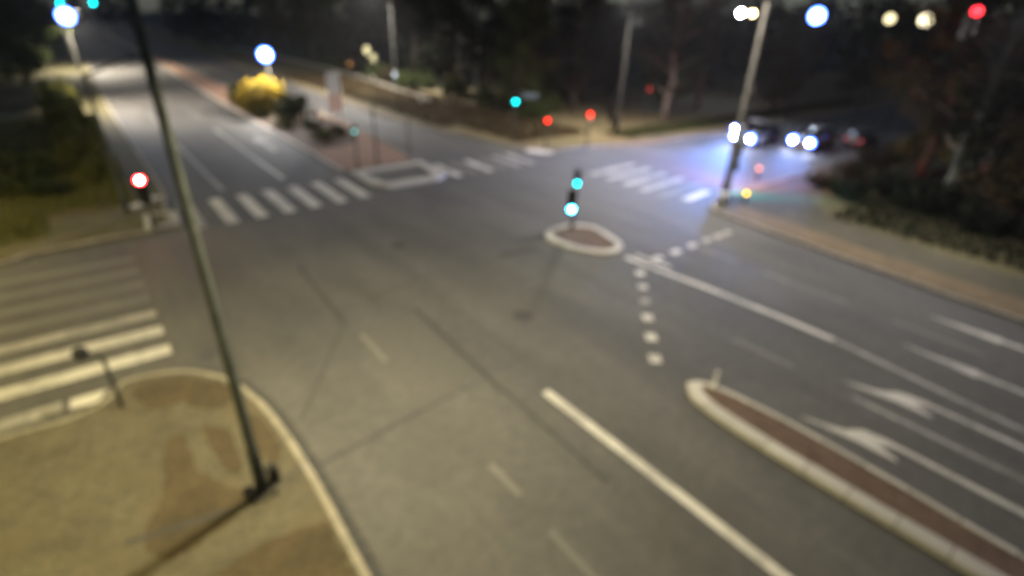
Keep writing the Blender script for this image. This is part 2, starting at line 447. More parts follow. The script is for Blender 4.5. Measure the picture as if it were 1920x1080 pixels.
rib('lane_line', [(8.1, 8.25), (8.12, 4), (8.1, 1.1), (8.1, -40)], .27)
for a, b in (((5.3, 7.0), (5.3, 5.9)), ((5.22, 4.85), (5.2, 2.6)), ((5.2, 13.9), (5.18, 12.1)), ((5.2, 1), (5.2, -2))):
    mark('lane_dash', stripe(a, b, .16), VFAINT)
rib('lane_line', [(17.2, 13.1), (17.3, 11.5), (17.55, 9.5), (17.75, 6.1), (17.75, 4.5)], .27)
rib('lane_line', [(17.75, 4.45), (17.5, 2.0), (17.3, -.2), (17.2, -40)], .22, WORN)
mark('lane_line', stripe((17.75, 13.0), (17.95, 11.3), .2), PAINT, .008)
for y0, y1 in ((11.8, 9.9), (8.7, 5.4), (3.9, 1.2), (0, -3)):
    mark('lane_dash', stripe((20.9, y0), (20.95, y1), .2), FAINT)
for y0, y1 in ((6.6, 4.6), (2.9, -.9)):
    mark('lane_dash', stripe((15.0, y0), (15.05, y1), .18), FAINT if y0 > 4 else WORN)
for p in ((16.41, 11.67), (15.53, 10.82), (14.62, 9.98), (13.75, 9.17), (12.82, 8.28), (11.92, 7.42)):
    mark('guide_dot', stripe((p[0]-.15, p[1]-.16), (p[0]+.15, p[1]+.16), .36), WORN if p[0] == 14.62 else PAINT)
for x in (18.25, 19.6, 20.85, 22.05, 23.0, 23.85):
    mark('guide_dot', stripe((x-.3, 12.2), (x+.3, 12.2), .34), PAINT if x < 22 else WORN)
def bent_arrow(x, y):   # shaft, bend and a barbed head
    mark('lane_arrow', [(x-.86, y+3.4), (x-.42, y+2.45), (x-.02, y+2.12), (x+.08, y+1.6), (x+.1, y-1.2), (x-.1, y-1.2), (x-.1, y+1.35), (x-.3, y+1.7), (x-.5, y+1.2), (x-.58, y+1.15), (x-.62, y+2.0)])
bent_arrow(13.8, 0.05); bent_arrow(16.42, .05)
def straight_arrow(x, y, w=.26):
    mark('lane_arrow', [(x, y+3.1), (x-w, y+.95), (x-.12, y+1.05), (x-.12, y-1.6), (x+.12, y-1.6), (x+.12, y+1.05), (x+w, y+.95)], PAINT)
straight_arrow(19.4, 0); straight_arrow(22.5, .1, .24)
for x, y0, y1, m in ((8.66, 33, 38.5, PAINT), (8.6, 38.5, 51, WORN), (5.15, 32.4, 37, WORN), (5.1, 37.2, 46, WORN), (8.55, 57, 66, FAINT), (5.05, 53, 62, FAINT), (8.5, 72, 82, FAINT)):
    mark('lane_dash', stripe((x, y0), (x-.08, y1), .24), m)
mark('lane_arrow', [(10.45, 46.5), (9.95, 44), (10.3, 44.1), (10.3, 40.5), (10.6, 40.5), (10.6, 44.1), (10.95, 44)], WORN)
for a, b, w in (((5.28, 20.2), (5.02, 14.6), .13), ((7.42, 14.4), (7.15, 9.0), .16), ((7.2, 9.0), (7.1, 5.0), .1), ((4.77, 14.47), (2.3, 11.0), .07), ((7.2, 14.2), (5.6, 18.6), .05), ((9.4, 16.5), (4.9, 15.6), .05), ((2.1, 9.3), (6.8, 9.7), .05), ((14.6, 16.0), (12.6, 16.35), .34)):
    mark('seam_and_shadow', stripe(a, b, w), SEALSHADE)  # joint seams, plus painted cast shadows: near pole, island signal, a diagonal one
mark('asphalt_patch', [(5.0, 9.6), (7.0, 9.9), (7.1, 14.2), (5.1, 14.2)], plain('patched_asphalt', (.078, .075, .072), .8, 0, .2, 6), .002)
def manhole(x, y):
    MB().lathe([(.33, 0), (.33, .006), (.27, .006), (.26, .003)], (x, y, .001), 20).build('manhole_cover', SEALSHADE, road)
manhole(9.6, 19.8); manhole(10.2, 11.8)

KERBSHADE = plain('kerb_shade_asphalt', (.05, .049, .047), .8, 0, .25, 5)  # dark tone that paints the kerb edge's shadow on the road
def kerb_shade(line, w, side, z=.006):
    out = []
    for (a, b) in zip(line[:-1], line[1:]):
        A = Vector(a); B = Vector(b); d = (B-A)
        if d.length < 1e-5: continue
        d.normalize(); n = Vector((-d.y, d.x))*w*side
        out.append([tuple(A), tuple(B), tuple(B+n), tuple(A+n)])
    return sheet('kerb_shade', out, z, KERBSHADE, road)
kerb_shade([p for p in sw_line if p[0] > -9 and p[1] > -8], .22, 1)
kerb_shade([p for p in e_line if p[0] < 34 and p[1] > -8], .2, 1)
kerb_shade([p for p in nw_line if p[0] > -9 and p[1] < 60], .2, -1)
# ------------------------------------------------------------------ street lamps
WARMW = (1.0, .92, .86)
def lamp_post(label, x, y, h, arm, arm_h, energy, col, mat, r0=.11, z0=.12, angle=158, glow=ROADL, group='street lamps', base=True, target=None, blend=.7):
    t = thing('street_lamp', label, 'street lamp', (x, y, z0), 0, group)
    MB().tube([(0, 0, 0), (0, 0, 1.2), (0, 0, 1.25), (0, 0, h-1)], [r0*1.25, r0*1.2, r0, r0*.62], 14).build('pole', mat, t, True)
    if base:
        b = MB().box((0, 0, .02), (.5, .5, .04))
        for sx in (-1, 1):
            for sy in (-1, 1): b.lathe([(.03, .04), (.03, .1), (.015, .12)], (sx*.19, sy*.19, 0), 8)
        b.build('base_plate', GALV, t)
    a = Vector((arm[0], arm[1], 0)); n = a.normalized()
    MB().tube([(0, 0, h-1.02), (a.x*.12, a.y*.12, h-.4), (a.x*.5, a.y*.5, h+arm_h*.6-.05), (a.x, a.y, h+arm_h)], [r0*.6, r0*.55, r0*.45, r0*.4], 10).build('arm', mat, t, True)
    rz = math.atan2(n.y, n.x)
    hd = MB().box((a.x+n.x*.3, a.y+n.y*.3, h+arm_h), (.75, .3, .1), rz).build('lamp_head', mat, t)
    MB().box((a.x+n.x*.34, a.y+n.y*.34, h+arm_h-.062), (.55, .22, .02), rz).build('lamp_lens', glow, hd)
    p = (x+a.x+n.x*.34, y+a.y+n.y*.34, z0+h+arm_h-.1)
    tg = target or (p[0]+n.x*1.5, p[1]+n.y*1.5, 0)
    spot('street_light', p, tg, energy, col, angle, blend, .05 if energy > 9000 else .18)
    return t

# near left pole, straight past the camera
nl = lamp_post('tall dark street lamp rising from the near left pavement corner past the frame top', .91, 9.16, 10.6, (2.6, .7), .35, 6600, (1.0, .87, .52), DARKP, .1, angle=122)
for sx, sy, dz in ((-.26, -.12, .2), (.28, .12, .26)):
    MB().box((sx, sy, dz), (.17, .2, dz*1.5), .3).build('cable_box', BLACK, nl)
lamp_post('added street lamp at the far left kerb beyond the glaring one', 1.3, 106, 7.6, (1.6, -.3), .3, 15000, (1.0, .88, .70), GREYP, .1)  # added lamp that carries light farther up the left road
# right corner pole
rp = lamp_post('tall grey street lamp on the right corner of the pavement beside the amber beacon', 27.58, 14.86, 11.2, (-2.4, .5), .4, 6000, WARMW, GALV, .15, angle=172, blend=.3)
MB().lathe([(.24, 0), (.24, .7), (.19, .75)], (0, 0, .0), 14).build('sleeve', WHITEP, rp, True)
MB().box((.3, -.05, 6.1), (.38, .3, .45), .3).build('junction_box', GALV, rp)
lamp_post('grey street lamp behind the right arm crossing in front of the dark trees', 38.5, 32.53, 11.2, (-2.2, -2.2), .4, 9500, WARMW, GREYP, .15)
p7 = lamp_post('far grey street lamp with a pale band at its foot behind the guard rail', 35.28, 70.14, 11.6, (-2.6, -.8), .5, 24000, WARMW, GREYP, .16)
MB().lathe([(.215, .5), (.215, 1.9)], (0, 0, 0), 14).build('reflective_band', SIGNB, p7, True)
lamp_post('sodium street lamp standing on the left pavement outside the view', -14.5, 7.6, 9.6, (1.6, .2), .3, 8200, (1.0, .80, .20), GREYP, .12)

lamp_post('added sodium street lamp of the left side street outside the view', -11, 29.5, 9.4, (.8, -1.6), .3, 6000, (1.0, .80, .34), GREYP, .12, angle=166)  # unseen lamp, added to brighten the left verge and crossing

def led_lamp(label, x, y, h, energy, size, col=(.8, .88, 1.0), core=LAMPCORE, halo=LAMPBLUE, arm=None, twin=None, hr=2.3, z0=.12, cat='street lamp', cone=154, tilt=1.0):
    t = thing('street_lamp', label, cat, (x, y, z0), 0, 'street lamps')
    MB().tube([(0, 0, 0), (0, 0, .9), (0, 0, .95), (0, 0, h-.25)], [.1, .1, .075, .05], 10).build('pole', GREYP, t, True)
    MB().box((0, 0, .015), (.36, .36, .03)).build('base_plate', GALV, t)
    dirs = [(-.55, -.83) if tilt == 1 else (.75, -.66)] if not twin else twin
    for k, d in enumerate(dirs):
        d = Vector((d[0], d[1], 0)); off = d*(.25 if not twin else 1)
        MB().tube([(0, 0, h-.3), (off.x*.6, off.y*.6, h-.05), (off.x, off.y, h)], .04, 8).build('arm', GREYP, t, True)
        ax = Vector((-x-off.x, -y-off.y, 9.2-h)); ax.normalize()      # tilted flood head
        c = Vector((off.x, off.y, h))
        hd = MB().tube([c-ax*.30, c-ax*.22, c+ax*.0], [size*.5, size*hr*.6, size*hr*.64], 18).build('lamp_head', GALV, t, True)
        MB().tube([c+ax*.002, c+ax*.04], [size*hr*.62, size*hr*.58], 18).build('halo_disc', halo, hd)  # wider disc that carries the painted glare halo
        MB().tube([c+ax*.045, c+ax*.08], [size*.8, size*.72], 16).build('lamp_lens', core if not isinstance(core, list) else core[k], hd)
    if energy:
        p = Vector((x, y, z0+h)) + Vector((dirs[0][0], dirs[0][1], 0))*.55 + Vector((0, 0, -.65))
        spot('street_light', p, (p.x+dirs[0][0]*tilt+(tilt-1)*1.2, p.y+dirs[0][1], 0), energy, col, cone, .6, .1)
    return t
led_lamp('cool white lamp post glaring at the far left kerb, top left of the photo', 1.05, 66.4, 7.9, 9500, .46, (1.0, .87, .70), cone=146, tilt=3.2)
led_lamp('short post lamp glaring blue white on the planted median', 15.3, 56.9, 5.2, 3600, .42, (1.0, .90, .74))
led_lamp('cool white floodlight lamp post rising above the waiting cars', 62, 27.9, 10.3, 0, .5, hr=2.3)
led_lamp('twin headed lamp post, one head white and one warm, beyond the right street', 75, 43.0, 10.7, 0, .42, twin=[(0, .85), (0, -.85)], core=[LAMPCORE, WARMCORE], halo=WARMDIM, hr=1.2)
led_lamp('dim yellowish lamp post among the right hand trees, the fainter one', 60, 20.5, 10.15, 0, .5, core=WARMDIM, halo=LENSOFF, hr=1.2)
led_lamp('dim yellowish lamp post among the right hand trees, nearer the red light', 60, 17.7, 10.1, 0, .62, core=lit('pale_warm_lamp', (.75, .66, .42), 3.6), halo=LENSOFF, hr=1.2)

# ------------------------------------------------------------------ traffic signals
def signal(label, x, y, z0, heads, pole_h, face=None, cat='traffic light', pole_mat=DARKP, group='traffic lights', r=.055):
    """heads: list of (height of lit lens, [lens materials top to bottom], index of lit lens, lens radius, sideways offset)"""
    if face is None: face = (-x*.6, -y)
    rz = math.atan2(face[1], face[0])+PI/2
    t = thing('traffic_light', label, cat, (x, y, z0), rz, group)
    MB().tube([(0, 0, 0), (0, 0, .35), (0, 0, .37), (0, 0, pole_h)], [r*1.5, r*1.5, r, r], 12).build('pole', pole_mat, t, True)
    MB().box((0, 0, .012), (r*5, r*5, .024)).build('base_plate', GALV, t)
    for zl, mats, idx, lr, off in heads:
        sp = lr*2.45; n = len(mats)
        zt = zl-z0+idx*sp; zc = zt-(n-1)*sp/2
        yb = -.16 if abs(off) < .1 else -.06
        h = MB().box((off, yb, zc), (lr*2.7, .2, n*sp+.04))
        if abs(off) >= .1: h.box((off/2, 0, zc), (abs(off), .05, .05))
        else: h.box((0, -.04, zc+sp*.4), (.06, .12, .05)).box((0, -.04, zc-sp*.4), (.06, .12, .05))
        h = h.build('housing', BLACK, t)
        for k, m in enumerate(mats):
            z = zt-k*sp
            MB().tube([(off, yb-.1, z), (off, yb-.115, z), (off, yb-.13, z)], [lr, lr*.9, lr*.55], 18).build('lens', m, h, True)
            if m in (REDHOT, CYANHOT):
                MB().tube([(off, yb-.133, z), (off, yb-.145, z)], [lr*.5, lr*.4], 16).build('lens_core', REDCORE if m is REDHOT else CYANCORE, h, True)
            v = MB(); nn = 9; L = .09
            pts = []
            for q in range(nn):
                a = PI*q/(nn-1)
                for rr, dy in ((lr*1.08, 0), (lr*1.08, -L*(.35+.65*math.sin(a))), (lr*1.15, -L*(.35+.65*math.sin(a))), (lr*1.15, 0)):
                    pts.append((off+rr*math.cos(a), yb-.1+dy, z+rr*math.sin(a)))
            fs = []
            for q in range(nn-1):
                for e in range(4):
                    fs.append((q*4+e, q*4+(e+1) % 4, (q+1)*4+(e+1) % 4, (q+1)*4+e))
            v.add(pts, fs).build('visor', BLACK, h)
    return t
O = LENSOFF
s1 = signal('signal post on the triangular island showing two bright green lights', 17.45, 16.79, .12, [(2.44, [O, O, CYAN], 2, .10, 0), (1.15, [O, O, CYANHOT], 2, .15, -.14)], 2.62, (-.55, -.8))
signal('signal glaring overexposed red beside the left crosswalk end', 1.25, 27.5, .12, [(2.42, [REDHOT, O, O], 0, .17, 0)], 2.5, (-.1, -1))
signal('signal post with a faint green lamp at the nose of the planted median', 13.13, 32.18, .12, [(2.6, [O, CYANDIM], 1, .10, 0)], 2.7, (-.3, -1))
sg = signal('distant green signal beside a blue grey sign panel', 28.85, 35.6, .12, [(3.0, [O, O, CYAN], 2, .13, 0)], 3.6, (-.6, -.8))
f = MB().box((1.25, -.02, 3.35), (1.3, .03, .5)).box((.6, 0, 3.35), (1.2, .04, .05)).build('sign_panel', SIGNB, sg)
signal('lower of the two small red signals across the junction, nearer the far crosswalk', 27.7, 30.25, .12, [(2.4, [REDL, O], 0, .10, 0)], 2.5, (-.6, -.8))
signal('red signal with a pinkish lens under it left of the grey lamp post', 31.5, 29.5, .12, [(2.68, [REDL, PINKL], 0, .125, 0)], 2.8, (-.6, -.8))
signal('faint distant red signal in front of the reddened tree trunk', 48.2, 36.95, .12, [(3.0, [REDDIM, O], 0, .2, 0)], 3.1, (-.6, -.8))
signal('green signal on a tall post far up the left road above the lamp glare', 3.4, 200, .12, [(8.8, [O, O, CYAN], 2, .42, 0)], 9.0, (0, -1), r=.12)
signal('far green signal above the left road, right of the lamp glare', 8.4, 158, .0, [(9.05, [O, O, CYAN], 2, .36, 0)], 9.2, (0, -1), r=.12)
# cantilever signal on the right
cr = thing('signal_gantry', 'red signal hung from a mast arm at the top right among dark trees', 'traffic light', (36.5, 1.4, .1), 0, 'traffic lights')
MB().tube([(0, 0, 0), (0, 0, .5), (0, 0, .52), (0, 0, 10.4)], [.2, .2, .14, .09], 12).build('pole', DARKP, cr, True)
MB().tube([(0, 0, 10.2), (-3.6, 2.2, 10.4), (-9.6, 5.0, 10.45)], [.07, .06, .05], 10).build('arm', DARKP, cr, True)
gh = MB().box((-9.6, 5.0, 9.55), (.42, .28, 1.15), .9).build('housing', BLACK, cr)
for k, m in enumerate((lit('red_gantry_light', (1.0, .02, .03), 5.5), O, O)):
    c = Vector((-9.6, 5.0, 9.88-.36*k)); ax = Vector((-.9, -.45, 0)).normalized()
    MB().tube([c+ax*.21, c+ax*.23, c+ax*.245], [.15, .14, .1], 18).build('lens', m, gh, True)

MB().tube([(0, 0, 10.0), (-3.2, 1.4, 10.2), (-7.7, 3.55, 10.15)], [.07, .06, .05], 10).build('lamp_arm', DARKP, cr, True)
lh = MB().box((-7.95, 3.6, 10.17), (.75, .3, .1), 2.88).build('lamp_head', GREYP, cr)
MB().box((-7.95, 3.6, 10.11), (.55, .22, .02), 2.88).build('lamp_lens', ROADL, lh)
spot('street_light', (28.5, 5.05, 10.18), (25, 6, 0), 3000, WARMW, 160, .7, .16)

# signals on the right pole that face up the right street (seen from behind)
sb = signal('signal facing up the right street beside the right corner lamp post', 28.35, 15.0, .12, [(3.3, [REDL, O, O], 0, .12, 0), (2.0, [O, CYAN], 1, .12, 0)], 3.6, (1, .1))
spot('red_signal_glow', (28.75, 15.05, 3.3), (58, 28, 2.8), 4200, (1.0, .05, .05), 120, .6, .1)
spot('green_signal_glow', (28.75, 15.05, 2.0), (36, 15.5, 0), 1300, (.1, .95, .75), 110, .9, .12)

def beacon(label, x, y, z, m, r):
    t = thing('beacon_post', label, 'beacon', (x, y, .11), 0, 'beacons at the right corner')
    MB().tube([(0, 0, 0), (0, 0, .1), (0, 0, z-.3)], [.09, .06, .05], 12).build('post', GREYP, t, True)
    b = MB().box((0, 0, z-.12), (.24, .12, .3), math.atan2(-y, -x)+PI/2).build('lamp_case', BLACK, t)
    ax = Vector((-x, -y, 0)).normalized(); c = Vector((0, 0, z-.11))
    MB().tube([c+ax*.062, c+ax*.09, c+ax*.1], [r, r*.9, r*.5], 16).build('lens', m, b, True)
    return t
beacon('small amber beacon glowing at the foot of the right corner lamp post', 28.9, 14.2, .68, AMBER, .09)
beacon('small post with a faint pinkish reflector behind the amber beacon', 34.05, 16.3, .95, PINKL, .12)  # light returned by the reflector is painted as a weak glow

# ------------------------------------------------------------------ other street furniture
ma = thing('mast_arm_pole', 'dark pole with a raised side arm at the left edge of the far road', 'pole', (.52, 30.76, .1))
MB().tube([(0, 0, 0), (0, 0, .8), (0, 0, .82), (0, 0, 6.3)], [.13, .13, .1, .075], 12).build('pole', DARKP, ma, True)
MB().tube([(0, 0, 6.2), (.5, 0, 6.42), (1.85, .05, 6.95)], [.07, .06, .05], 10).build('arm', DARKP, ma, True)
hh = MB().box((2.1, .05, 6.98), (.6, .22, .12)).build('camera_housing', BLACK, ma)
ap = thing('plain_post', 'slim dark post standing on the pink median nose', 'post', (15.0, 33.3, .12))
MB().tube([(0, 0, 0), (0, 0, 3.9)], .055, 10).build('pole', DARKP, ap, True)
MB().lathe([(.06, 0), (.06, .05), (.03, .09)], (0, 0, 3.9), 10).build('cap', DARKP, ap, True)
MB().box((0, 0, .015), (.26, .26, .03)).build('base_plate', GALV, ap)
a2 = thing('plain_post', 'slim grey post at the right kerb of the white refuge', 'post', (17.65, 33.6, .12))
MB().tube([(0, 0, 0), (0, 0, 2.6)], .045, 10).build('pole', DARKP, a2, True)
MB().lathe([(.05, 0), (.05, .05), (.02, .08)], (0, 0, 2.6), 10).build('cap', DARKP, a2, True)

pb = thing('push_button_post', 'short dark post with a round black head by the left crosswalk', 'post', (-1.14, 14.0, .12))
MB().tube([(0, 0, 0), (0, 0, 1.5), (-.05, .02, 1.62)], .045, 12).build('pole', DARKP, pb, True)
MB().tube([(-.02, .01, 1.58), (-.3, .05, 1.72)], .03, 8).build('bracket', DARKP, pb, True)
MB().lathe([(.03, -.17), (.12, -.13), (.17, 0), (.13, .12), (.04, .17)], (-.36, .06, 1.75), 16).build('head', BLACK, pb, True)

tp = thing('totem_sign', 'tall pale sign board, pinkish towards its foot, on the planted median', 'sign', (17.2, 45.5, .12), R(24))
for sx in (-.42, .42): MB().tube([(sx, .05, 0), (sx, .05, 4.55)], .045, 8).build('pole', GREYP, tp, True)
MB().box((0, 0, 3.75), (1.45, .07, 1.7)).build('upper_panel', SIGNW, tp)
MB().box((0, 0, 2.2), (1.45, .07, 1.36)).build('lower_panel', SIGNP, tp)
us = thing('utility_cabinet', 'low pale cabinet beside the tall sign board on the median', 'cabinet', (16.2, 49.5, .12), R(10))
MB().box((0, 0, .62), (1.2, .5, 1.1)).box((0, 0, .04), (1.1, .44, .08)).build('case', GREYP, us)
MB().box((-.29, -.26, .62), (.52, .025, .98)).build('door', SIGNW, us)
MB().box((.29, -.26, .62), (.52, .025, .98)).build('door', SIGNW, us)
MB().box((0, 0, 1.19), (1.26, .56, .04)).build('roof', GALV, us)

dp = thing('delineator_post', 'small white post upright at the nose of the near median', 'post', (12.0, 5.45, .12))
MB().tube([(0, 0, 0), (0, 0, .03), (0, 0, .05), (0, 0, .55)], [.11, .11, .05, .045], 12).build('post', WHITEP, dp, True)
MB().lathe([(.05, .4), (.05, .5)], (0, 0, 0), 12).build('reflector', SIGNB, dp, True)

# guard rail along the far right verge
gr = thing('guard_rail', 'pale guard rail along the far side of the right verge', 'guard rail', (0, 0, .1))
rl = [(31.4, 54), (32.0, 60), (33.6, 76), (34.6, 94), (34.3, 116), (33, 150)]
prof = [(0, .42), (.05, .47), (.0, .55), (.05, .63), (0, .70)]
mb = MB(); vs = []; fs = []
for (x, y) in rl:
    vs += [(x-.04-px, y, pz) for px, pz in prof] + [(x+.01-px, y, pz) for px, pz in prof[::-1]]
n_ = len(prof)*2
for i in range(len(rl)-1):
    for k in range(n_): fs.append((i*n_+k, i*n_+(k+1) % n_, (i+1)*n_+(k+1) % n_, (i+1)*n_+k))
mb.add(vs, fs).build('beam', plain('pale_rail_steel', (.42, .40, .34), .5, .2), gr)
pm = MB().box((.09, 0, .36), (.1, .08, .74)).mesh('rail_post', GALV)
for i in range(len(rl)-1):
    (xa, ya), (xb, yb) = rl[i], rl[i+1]; nn = max(1, int((yb-ya)/4))
    for k in range(nn):
        o = bpy.data.objects.new('rail_post', pm); C.objects.link(o); o.parent = gr
        o.location = (xa+(xb-xa)*k/nn, ya+(yb-ya)*k/nn, 0)

def marker(label, x, y, h, mat, cat='marker post'):
    t = thing('marker_post', label, cat, (x, y, .1), R(12), 'marker posts along the right verge')
    MB().tube([(0, 0, 0), (0, 0, h)], .05, 8).build('post', GREYP, t)
    MB().box((0, -.07, h-.22), (.34, .04, .5)).build('plate', mat, t)
    return t
marker('orange topped marker post at the guard rail', 32.6, 79, 2.6, ORANGE)
marker('pale marker post low by the guard rail', 31.9, 70, 1.6, SIGNW)
marker('orange marker by the near end of the guard rail', 30.7, 57.6, 1.1, ORANGE)
marker('white marker by the near end of the guard rail', 29.9, 53.6, 1.0, WHITEP)
cs = thing('round_plate_sign', 'sign with two pale yellow round plates one above the other before the woods', 'sign', (33.0, 72.5, .1), R(20))
MB().tube([(0, .05, 0), (0, .05, 5.0)], .05, 8).build('pole', GREYP, cs)
MB().disc((-.6, 0, 4.55), .5, (0, 1, 0), .04, 20).box((-.3, .03, 4.55), (.8, .03, .06)).build('plate', YELSIGN, cs)
MB().disc((.55, 0, 3.55), .5, (0, 1, 0), .04, 20).box((.28, .03, 3.55), (.8, .03, .06)).build('plate', YELSIGN, cs)

# ------------------------------------------------------------------ cars
def loft(sections, closed_ends=True):
    """sections: list of (x, [(y, z) half outline from bottom centre to top centre])"""
    mb = MB(); n = None; vs = []; fs = []
    for x, half in sections:
        ring = [(x, y, z) for y, z in half] + [(x, -y, z) for y, z in half[::-1]]
        n = len(ring); vs += ring
    for i in range(len(sections)-1):
        for k in range(n):
            a = i*n+k; b = i*n+(k+1) % n; fs.append((a, b, b+n, a+n))
    if closed_ends: fs += [tuple(range(n))[::-1], tuple(range((len(sections)-1)*n, len(sections)*n))]
    return mb.add(vs, fs)
def low_beam(o):
    """dipped-beam pattern: a cut-off at the horizon, evened out over the road below it"""
    l = o.data; l.use_nodes = True; t = l.node_tree; em = t.nodes['Emission']
    tc = t.nodes.new('ShaderNodeTexCoord'); sx = t.nodes.new('ShaderNodeSeparateXYZ'); t.links.new(tc.outputs['Normal'], sx.inputs[0])
    def M(op, a, b=None):
        n = t.nodes.new('ShaderNodeMath'); n.operation = op
        for k, v in enumerate((a, b)):
            if v is None: continue
            if hasattr(v, 'is_linked'): t.links.new(v, n.inputs[k])
            else: n.inputs[k].default_value = v
        return n.outputs[0]
    slope = M('MULTIPLY', M('DIVIDE', sx.outputs[1], M('MAXIMUM', M('ABSOLUTE', sx.outputs[2]), .001)), BEAM_SIGN)
    f = M('MINIMUM', M('POWER', M('DIVIDE', .05, M('MAXIMUM', slope, .001)), 1.8), 1.0)
    cut = M('ADD', M('MULTIPLY', M('MULTIPLY', M('MINIMUM', M('MAXIMUM', M('SUBTRACT', slope, .018), 0.0), .02), 50.0), .99), .01)
    t.links.new(M('MULTIPLY', f, cut), em.inputs['Strength'])
    return o
def car(label, x, y, rz, paint, lights=True, tails=False, sc=1.0, headsep=.8, beam=0, z=0.0):
    """local +X is forward; origin on the road under the middle"""
    t = thing('car', label, 'car', (x, y, z), rz, 'cars in the right street'); t.scale = (sc,)*3
    def sec(x, w, zb, zt, tw=.92): return (x, [(0, zb), (w*.9, zb), (w, zb+.18), (w, zt-.14), (w*tw, zt-.02), (0, zt)])
    body = loft([sec(-2.2, .74, .38, .82), sec(-2.1, .82, .26, .95), sec(-1.3, .89, .22, 1.0), sec(0, .9, .2, .98), sec(.9, .9, .2, .97), sec(1.6, .87, .22, .86), sec(2.05, .80, .26, .74), sec(2.18, .70, .34, .62)]).build('body', paint, t, True)
    def cab(x, w, zb, zt, tw): return (x, [(0, zb), (w, zb), (w*.97, zb+(zt-zb)*.3), (w*tw, zt-.02), (0, zt)])
    loft([cab(-1.75, .78, .9, .97, .95), cab(-1.0, .8, .9, 1.38, .78), cab(.1, .8, .9, 1.42, .78), cab(1.15, .78, .88, .94, .95)]).build('window_glass', GLASS, t, True)
    loft([(-1.02, [(0, 1.37), (.6, 1.36), (.62, 1.40), (0, 1.425)]), (.12, [(0, 1.41), (.6, 1.40), (.62, 1.44), (0, 1.465)])]).build('roof', paint, t, True)
    for wx in (-1.3, 1.32):
        for sy in (-1, 1):
            w = MB().tube([(wx, sy*.72, .32), (wx, sy*.74, .32), (wx, sy*.9, .32), (wx, sy*.92, .32)], [.26, .32, .32, .26], 18).build('wheel', RUBBER, t)
            MB().disc((wx, sy*.925, .32), .19, (0, 1, 0), .02, 12).build('rim', CHROME, w)
    for sy in (-1, 1):
        hl = MB().tube([(2.06, sy*.62, .62), (2.19, sy*.6, .62)], [.27, .25], 16).build('headlight', HEADB if lights else CHROME, t, True)  # oversized so its glow draws the halo round the bulb
        MB().disc((2.205, sy*.6, .62), .12, (1, 0, 0), .02, 14).build('bulb', HEADL if lights else GLASS, hl)
        MB().box((-2.16, sy*.6, .74), (.1, .26, .14)).build('tail_light', TAILL if tails else SIGNP, t)
        MB().box((.95, sy*.98, .98), (.12, .18, .12)).build('mirror', paint, t)
    MB().box((2.2, 0, .42), (.05, .9, .16)).build('grille', BLACK, t)
    MB().box((2.24, 0, .42), (.02, .5, .11)).build('number_plate', PLATE, t)
    MB().box((-2.21, 0, .6), (.04, .5, .11)).build('number_plate', PLATE, t)
    if beam:
        c, s_ = math.cos(rz), math.sin(rz)
        for sy in (-1, 1):
            lx, ly = 2.28*sc, sy*.6*sc
            p = (x+c*lx-s_*ly, y+s_*lx+c*ly, .62*sc)
            low_beam(spot('headlight_beam', p, (p[0]+c*20, p[1]+s_*20, p[2]), beam, (.13, .31, 1.0), 70, .8, .06))
    return t
car('dark car with glaring headlights waiting nearest the right corner lamp post', 44.4+2.2, 23.2, PI, CARDARK, beam=30000, sc=1.2)
car('grey car with glaring headlights on the right of the waiting pair', 47.5+2.2, 19.6, PI, CARGREY, beam=9000, sc=1.2)
car('small car behind the right lamp post, one headlight showing above the others', 48.3+2.0, 25.75, PI-.05, CARWHITE, beam=9000, sc=.93)
car('car driving away up the right street with red tail lights', 54.5, 17.5, 0, CARDARK, lights=False, tails=True)
MB_or = None

# ------------------------------------------------------------------ vegetation
def leaf_cloud(clumps, per, size, seed, squash=.8):
    rnd = random.Random(seed); vs = []; fs = []
    for (cx, cy, cz, cr) in clumps:
        for _ in range(per):
            while True:
                p = Vector((rnd.uniform(-1, 1), rnd.uniform(-1, 1), rnd.uniform(-1, 1)))
                if .15 < p.length < 1: break
            p *= cr; p.z *= squash
            c = Vector((cx, cy, cz))+p
            u = Vector((rnd.gauss(0, 1), rnd.gauss(0, 1), rnd.gauss(0, .7))).normalized()
            w = u.cross(Vector((rnd.gauss(0, 1), rnd.gauss(0, 1), rnd.gauss(0, 1)))).normalized()
            s = size*rnd.uniform(.6, 1.3); o = len(vs)
            vs += [c-u*s, c+w*s*.5, c+u*s, c-w*s*.5]; fs.append((o, o+1, o+2, o+3))
    return vs, fs
def leaf_mesh(name, clumps, per, size, seed, mat):
    vs, fs = leaf_cloud(clumps, per, size, seed)
    me = bpy.data.meshes.new(name); me.from_pydata([tuple(v) for v in vs], [], fs); me.materials.append(mat); return me

